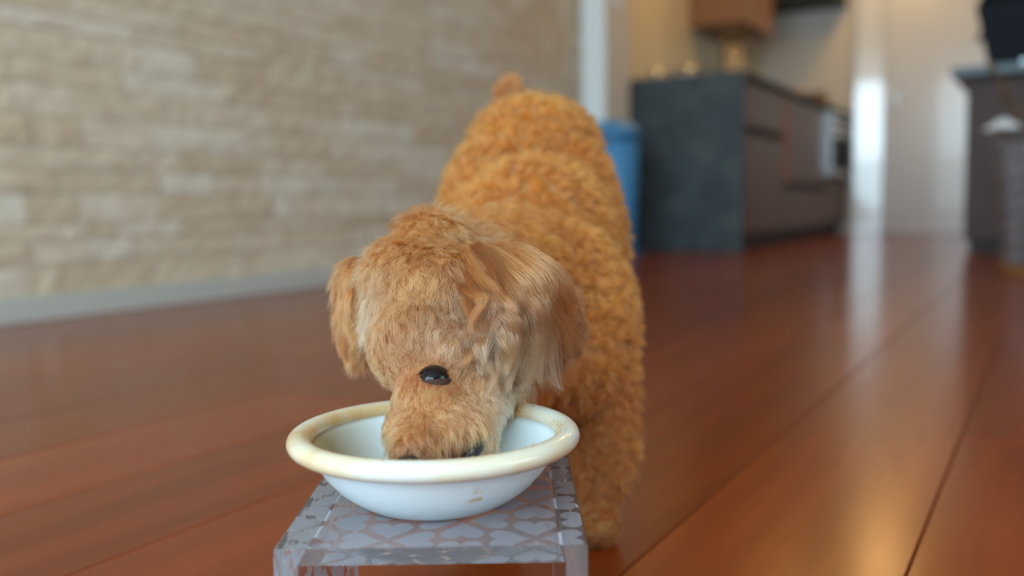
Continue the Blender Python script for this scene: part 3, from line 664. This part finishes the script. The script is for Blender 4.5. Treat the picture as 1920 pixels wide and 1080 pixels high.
def fur(name, parent, me, n, ng, flow, length, curl, freq, lift, clump, rad, colour, keep=None, npts=8, wfun=None, droop=0.0, cvar=0.34, rnd=0.25):
    p, nn = sample(me, n, wfun)
    if keep is not None: k = keep(p); p, nn = p[k], nn[k]
    n = len(p); g = p[rng.choice(n, ng, replace=False)]; gi = nearest(p, g); gp = g[gi]
    grand = rng.random((ng, 6))[gi]
    L = length(p) * (0.75 + 0.35 * rng.random(n)) * (0.8 + 0.4 * grand[:, 0])
    fl = flow(p); fl = fl + (grand[:, 1:4] - 0.5) * 0.9 + (rng.random((n, 3)) - 0.5) * rnd
    fl = fl - nn * (fl * nn).sum(1)[:, None]; fl = nrm(fl)
    lf = lift(p)[:, None] * (0.75 + 0.5 * grand[:, 4:5]); d = nrm(nn * lf + fl * (1 - lf))
    s1 = nrm(np.cross(d, nn) + 1e-4); s2 = np.cross(d, s1)
    t = np.linspace(0, 1, npts); pts = np.empty((n, npts, 3), 'f4')
    ph = grand[:, 5] * 2 * pi + rng.normal(0, 0.35, n); fr_ = freq * (0.8 + 0.4 * grand[:, 2]); cu = curl(p)
    ctr = gp + d * 0
    for i, tt in enumerate(t):
        q = p + d * (L * tt)[:, None]
        q = q + (-nn * (L * tt * tt)[:, None] * 0.25 * (1 - lf)) + np.array([0, 0, -1.0]) * (L * droop * tt * tt)[:, None]
        q = q + (gp - p) * (clump * tt ** 1.3)
        am = (cu * min(1.0, tt * 2.2))[:, None]; a = ph + 2 * pi * fr_ * tt
        q = q + (s1 * (np.cos(a) - np.cos(ph))[:, None] + s2 * (np.sin(a) - np.sin(ph))[:, None] * 0.6) * am
        pts[:, i] = q
    cv = bpy.data.hair_curves.new(name); cv.add_curves([npts] * n)
    cv.attributes['position'].data.foreach_set('vector', pts.reshape(-1))
    R_ = (rad * (1 - 0.72 * t ** 1.6))[None, :] * (0.8 + 0.5 * rng.random((n, 1)))
    ra = cv.attributes.get('radius') or cv.attributes.new('radius', 'FLOAT', 'POINT'); ra.data.foreach_set('value', R_.reshape(-1).astype('f4'))
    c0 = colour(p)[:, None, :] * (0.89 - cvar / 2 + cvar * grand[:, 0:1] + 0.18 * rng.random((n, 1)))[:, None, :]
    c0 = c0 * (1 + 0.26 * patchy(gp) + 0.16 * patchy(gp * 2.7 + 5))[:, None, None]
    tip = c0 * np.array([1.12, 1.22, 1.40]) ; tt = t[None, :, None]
    C_ = np.ones((n, npts, 4), 'f4'); C_[:, :, :3] = np.clip((c0 * (0.48 + 0.52 * np.minimum(1, tt * 2.2)) * (1 - tt ** 2 * 0.6) + tip * tt ** 2 * 0.6), 0, 1) ** 1.5  # roots darkened as painted shade between hairs, tips paler
    ca = cv.attributes.new('Col', 'FLOAT_COLOR', 'POINT'); ca.data.foreach_set('color', C_.reshape(-1))
    cv.materials.append(fm)
    o = bpy.data.objects.new(name, cv); COL.objects.link(o); o.parent = parent; o['kind'] = 'stuff'
    return o
off = np.array(OFF)
def Lc(p): return p - off                     # back to the foreground frame
def sstep(x, a, b): x = np.clip((x - a) / (b - a), 0, 1); return x * x * (3 - 2 * x)
ORANGE = np.array([0.58, 0.212, 0.056]); PALE = np.array([0.54, 0.295, 0.165]); DEEP = np.array([0.34, 0.125, 0.038]); STAIN = np.array([0.22, 0.075, 0.035]); CREAM = np.array([0.76, 0.58, 0.44])
eyeL = np.array(ep_) ; noseL = np.array(nc); mouthL = np.array(mc)
def dist(p, c): return np.linalg.norm(p - c, axis=1)
def col_body(p):
    q = Lc(p); h = sstep(q[:, 1], 0.62, 0.56)[:, None]
    c = ORANGE * (1 - h) + (ORANGE * 0.35 + PALE * 0.65) * h
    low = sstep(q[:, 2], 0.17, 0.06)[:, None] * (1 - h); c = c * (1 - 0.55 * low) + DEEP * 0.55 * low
    # pale patch beside the eye and on the side of the jaw
    k = np.exp(-(dist(q, np.array([-0.028, 0.492, 0.186])) / 0.017) ** 2)[:, None]; c = c * (1 - 0.65 * k) + CREAM * 0.65 * k
    k = np.exp(-(dist(q, np.array([-0.006, 0.497, 0.140])) / 0.020) ** 2)[:, None]; c = c * (1 - 0.6 * k) + CREAM * 0.6 * k
    k = np.exp(-(dist(q, np.array([-0.083, 0.520, 0.190])) / 0.022) ** 2)[:, None]; c = c * (1 - 0.5 * k) + CREAM * 0.5 * k
    for sp_ in ((-0.0320, 0.487, 0.2010), (-0.0290, 0.484, 0.1900), (-0.0240, 0.482, 0.1790)):   # shade of the recess before the ear, painted into the fur
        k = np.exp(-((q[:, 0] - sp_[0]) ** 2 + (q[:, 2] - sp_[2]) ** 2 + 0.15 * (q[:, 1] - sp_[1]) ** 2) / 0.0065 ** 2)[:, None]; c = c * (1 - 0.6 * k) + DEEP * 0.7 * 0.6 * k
    k = np.exp(-(dist(p, eyeL) / 0.0115) ** 2)[:, None]; c = c * (1 - 0.85 * k) + STAIN * 0.85 * k
    k = np.exp(-(dist(p, eyeL + np.array([-0.012, 0.0, 0.0])) / 0.007) ** 2)[:, None]; c = c * (1 - 0.6 * k) + STAIN * 1.2 * 0.6 * k
    k = np.exp(-(dist(p, noseL) / 0.013) ** 2)[:, None]; c = c * (1 - 0.8 * k) + STAIN * 0.8 * k
    k = np.exp(-(dist(p, mouthL) / 0.010) ** 2)[:, None]; c = c * (1 - 0.7 * k) + STAIN * 0.7 * k
    return c
def len_body(p):
    q = Lc(p); h = sstep(q[:, 1], 0.62, 0.56); fz = sstep(q[:, 1], 0.535, 0.50) * sstep(q[:, 2], 0.20, 0.18)
    L = 0.0115 * (1 - h) + 0.012 * h; L = L * (1 - fz) + 0.0085 * fz
    low = sstep(q[:, 2], 0.05, 0.02) * (1 - h); L = L * (1 - 0.35 * low)
    return L * (1 - 0.62 * np.exp(-(dist(p, eyeL) / 0.012) ** 2)) * (1 - 0.5 * np.exp(-(dist(p, noseL) / 0.011) ** 2))
def flow_body(p):
    q = Lc(p); h = sstep(q[:, 1], 0.60, 0.55)[:, None]
    fb_ = np.tile(np.array([0.1, 0.45, -0.55]), (len(p), 1))
    neck = sstep(q[:, 1], 0.75, 0.66)[:, None]; fb_ = fb_ * (1 - neck) + np.array([0.7, 0.25, -0.2]) * neck
    legs = sstep(q[:, 2], 0.16, 0.12)[:, None]; fb_ = fb_ * (1 - legs) + np.array([0, 0, -1.0]) * legs
    # head: from the crown outwards; muzzle: from the bridge down and back
    fh_ = q - np.array([-0.058, 0.600, 0.262]); fh_ = nrm(fh_)
    mz = sstep(q[:, 2], 0.158, 0.146)[:, None] * sstep(q[:, 1], 0.53, 0.50)[:, None]
    fm_ = nrm(q - np.array([-0.050, 0.455, 0.165])) + np.array([0.25, 0, -0.45]); fh_ = fh_ * (1 - mz) + fm_ * mz
    return fb_ * (1 - h) + fh_ * h
def curl_body(p):
    q = Lc(p); h = sstep(q[:, 1], 0.62, 0.56); return 0.0015 * (1 - h) + 0.0009 * h
def lift_body(p):
    q = Lc(p); h = sstep(q[:, 1], 0.62, 0.56); fz = sstep(q[:, 1], 0.535, 0.50)
    return (0.55 * (1 - h) + (0.50 - 0.22 * fz) * h) * (1 - 0.5 * np.exp(-(dist(p, eyeL) / 0.014) ** 2))
def keep_head(p): e_ = p - np.array(ep_); return (((e_ @ np.array(et1)) / 0.0078) ** 2 + ((e_ @ np.array(et2)) / 0.0042) ** 2 + ((e_ @ np.array(en_)) / 0.02) ** 2 > 1) & (dist(p, noseL) > 0.0088) & (dist(p, mouthL) > 0.0085)
def w_body(c, n_): q = c - off; return np.where(q[:, 1] > 0.62, 1.0, 0.0)
def w_head(c, n_): q = c - off; return np.where(q[:, 1] <= 0.62, np.where(q[:, 1] < 0.53, 1.6, 1.0), 0.0)
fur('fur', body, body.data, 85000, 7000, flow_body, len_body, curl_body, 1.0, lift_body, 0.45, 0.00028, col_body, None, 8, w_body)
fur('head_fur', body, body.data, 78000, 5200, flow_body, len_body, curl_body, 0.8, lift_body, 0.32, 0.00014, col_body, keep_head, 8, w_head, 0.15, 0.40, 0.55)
# ears: long wavy locks
root_l = np.array([-0.0340, 0.5360, 0.2180])
def flow_ear(p):
    q = Lc(p); r = nrm(q - root_l); r = r + np.array([0.10, -0.10, -0.55]); return r
def len_ear(p):
    q = Lc(p); d = dist(q, root_l); return np.full(len(p), 0.0075)
def col_ear(p):
    q = Lc(p); d = sstep(q[:, 2], 0.185, 0.155)[:, None]
    c = ORANGE * 0.40 + PALE * 0.60; c = np.tile(c, (len(p), 1)); r = sstep(q[:, 0], 0.0, 0.03)[:, None]; c = c * (1 - 0.3 * r) + DEEP * 0.3 * r
    return (c * (1 - 0.35 * d) + CREAM * 0.35 * d) * 0.55  # underlayer darkened in colour for the shade beneath the locks
fur('ear_fur', ear_l, ear_l.data, 14000, 700, flow_ear, len_ear, lambda p: np.full(len(p), 0.0030), 0.8, lambda p: np.full(len(p), 0.16), 0.72, 0.00014, col_ear, None, 12, None, 0.35, 0.62)
fm2 = fm.copy(); fm2.name = 'silky_ear_hair'
for n_ in fm2.node_tree.nodes:
    if n_.type == 'BSDF_HAIR_PRINCIPLED': n_.inputs['Roughness'].default_value = 0.24; n_.inputs['Radial Roughness'].default_value = 0.35; n_.inputs['Coat'].default_value = 0.25
def curves_obj(name, parent, pts, cols, rad, kind='stuff'):
    n, npts = pts.shape[:2]; t = np.linspace(0, 1, npts)
    cv = bpy.data.hair_curves.new(name); cv.add_curves([npts] * n); cv.attributes['position'].data.foreach_set('vector', (pts + off).astype('f4').reshape(-1))
    R_ = (rad * (1 - 0.65 * t ** 2))[None, :] * (0.8 + 0.5 * rng.random((n, 1)))
    ra = cv.attributes.get('radius') or cv.attributes.new('radius', 'FLOAT', 'POINT'); ra.data.foreach_set('value', R_.reshape(-1).astype('f4'))
    C_ = np.ones((n, npts, 4), 'f4'); C_[:, :, :3] = np.clip(cols, 0, 1) ** 1.5; ca = cv.attributes.new('Col', 'FLOAT_COLOR', 'POINT'); ca.data.foreach_set('color', C_.reshape(-1))
    cv.materials.append(fm2); o = bpy.data.objects.new(name, cv); COL.objects.link(o); o.parent = parent; o['kind'] = kind; return o
def ez(x, y, d): return np.array([(x - 960) * 0.000303 * d / 0.53, d, 0.2160 - (y - 495) * 0.000305 * d / 0.53 + (0.53 - d) * 0.07])
EB = BVHTree.FromPolygons([v.co.copy() for v in ear_l.data.vertices], [p.vertices[:] for p in ear_l.data.polygons])
def locks(name, parent, S, E, nl, per, npts, amp, frad, dep, rad, tipcol):
    P_ = []; C_ = []; t = np.linspace(0, 1, npts)[:, None]
    S = np.array(S, float); E = np.array(E, float); kk = np.linspace(0, len(E) - 1, nl)
    for j, k in enumerate(kk):
        i0 = int(min(k, len(E) - 2)); f_ = k - i0; e2 = E[i0] * (1 - f_) + E[i0 + 1] * f_; s2 = S[i0] * (1 - f_) + S[i0 + 1] * f_
        layer = rng.random(); cut = 1 - 0.30 * layer
        a = s2 + rng.normal(0, 9, 2); b = s2 + (e2 - s2) * cut + rng.normal(0, 7 + 9 * (1 - j / nl), 2)
        A = ez(a[0], a[1], 0.527 - 0.010 * j / nl); Bz = ez(b[0], b[1], dep - 0.038 * np.clip((1090 - e2[0]) / 150, 0, 1) + 0.010 * (1 - layer) - 0.004); fine = np.clip((1 - j / nl) * 2 - 0.7, 0, 1)
        ax = Bz - A; side = np.cross(ax, [0, -1, 0]); side /= np.linalg.norm(side) + 1e-9
        if side[2] < 0: side = -side
        bul = (0.007 + 0.005 * rng.random()) * min(1, (j + 2) / 60); ph = rng.random() * 2 * pi; fr_ = 1.0 + 0.7 * rng.random(); am = amp * (0.6 + 0.7 * rng.random()) * (1 - 0.6 * fine)
        g_ = A + ax * t + side * (bul * np.sin(pi * t)) + np.array([0, -1.0, 0]) * ((0.010 + 0.006 * layer) * np.sin(pi * np.minimum(1, t * 1.05)) ** 0.8)
        if j < 14: g_ = g_ - side * (0.006 * (1 - j / 14) * np.sin(pi * t)) + np.array([0, 1.0, 0]) * (0.010 * (1 - j / 14) * np.sin(pi * t))
        g_ = g_ + side * (am * np.sin(ph + 2 * pi * fr_ * t) * np.minimum(1, t * 2)) + np.array([0, -1.0, 0]) * (am * 0.7 * np.cos(ph + 2 * pi * fr_ * t) * np.minimum(1, t * 2))
        # the lock lies on the outside of head and ear flap, never inside them
        for c in range(npts):
            h_ = [X.ray_cast(Vector((g_[c, 0] + OFF.x, -0.6, g_[c, 2])), Vector((0, 1, 0)))[0] for X in (B, EB)]
            for hh in h_:
                if hh is not None: g_[c, 1] = min(g_[c, 1], hh.y - OFF.y - 0.0055 * min(1, 0.25 + 3 * t[c, 0]))
        yy = g_[:, 1].copy()
        for _ in range(2): yy[1:-1] = np.minimum(yy[1:-1], (yy[:-2] + yy[2:]) / 2)
        g_[:, 1] = yy
        th = rng.random(per) * 2 * pi; rr_ = np.sqrt(rng.random(per)) * frad * (0.7 + 0.6 * rng.random()) * (1 + 1.9 * fine)
        wd = 0.12 + 1.0 * np.sin(pi * np.minimum(1, t * 0.96 + 0.04)) ** 0.6                      # a lock is slim at both ends
        o_ = side[None, :] * (np.cos(th) * rr_)[:, None] + np.array([0, -1.0, 0])[None, :] * (np.sin(th) * rr_ * 0.55)[:, None]
        ln = (0.72 + 0.28 * rng.random(per)); tt_ = ln[:, None] * t[:, 0][None, :]
        q = np.stack([np.stack([np.interp(tt_[:, m_], t[:, 0], g_[:, c]) for c in range(3)], 1) for m_ in range(npts)], 1)
        q = q + o_[:, None, :] * wd[None, :, :] + rng.normal(0, 0.0008, (per, 1, 3)) * t[None, :, :] + rng.normal(0, 0.0003, (per, 1, 3)) * np.sin(9 * t + 1)[None, :, :]
        base = (ORANGE * 0.45 + PALE * 0.55) * (0.74 + (0.62 * rng.random() - 0.34) * (1 - 0.6 * fine)) * (0.85 + 0.3 * rng.random((per, 1)))
        tc_ = sstep(t[None, :, :] + 0 * q[:, :, :1], 0.6, 1.0) * (0.65 * np.clip((e2[1] - 670) / 60, 0.0, 1) * (0.4 + 0.6 * fine + 0.3 * (j < nl * 0.85)))
        P_.append(q); C_.append(base[:, None, :] * (1 - tc_) + tipcol * tc_)
    curves_obj(name, parent, np.concatenate(P_), np.concatenate(C_), rad)
locks('ear_locks', ear_l, [(950, 478), (940, 474), (930, 470), (920, 470), (910, 472), (900, 474), (890, 480), (880, 486), (870, 490), (862, 496), (856, 505)],
      [(1104, 568), (1104, 615), (1088, 665), (1066, 702), (1038, 728), (1004, 748), (967, 758), (934, 754), (910, 735), (900, 705), (888, 668)], 110, 200, 18, 0.0034, 0.0040, 0.516, 0.00012, CREAM * 0.8)
root_r = np.array([-0.0900, 0.5588, 0.2200])
fur('ear_fur', ear_r, ear_r.data, 9000, 220, lambda p: nrm(Lc(p) - root_r) + np.array([0.05, -0.1, -0.7]), lambda p: np.full(len(p), 0.016), lambda p: np.full(len(p), 0.0014), 0.8, lambda p: np.full(len(p), 0.25), 0.5, 0.00018, lambda p: np.tile(ORANGE * 0.45 + PALE * 0.45, (len(p), 1)), None, 9, None, 0.3)
fur('tail_fur', tail, tail.data, 5000, 200, lambda p: np.tile(np.array([0.2, 0.1, 0.8]), (len(p), 1)), lambda p: np.full(len(p), 0.010), lambda p: np.full(len(p), 0.0018), 1.2, lambda p: np.full(len(p), 0.6), 0.5, 0.0003, lambda p: np.tile(ORANGE * 0.5 + PALE * 0.4, (len(p), 1)), None, 7)
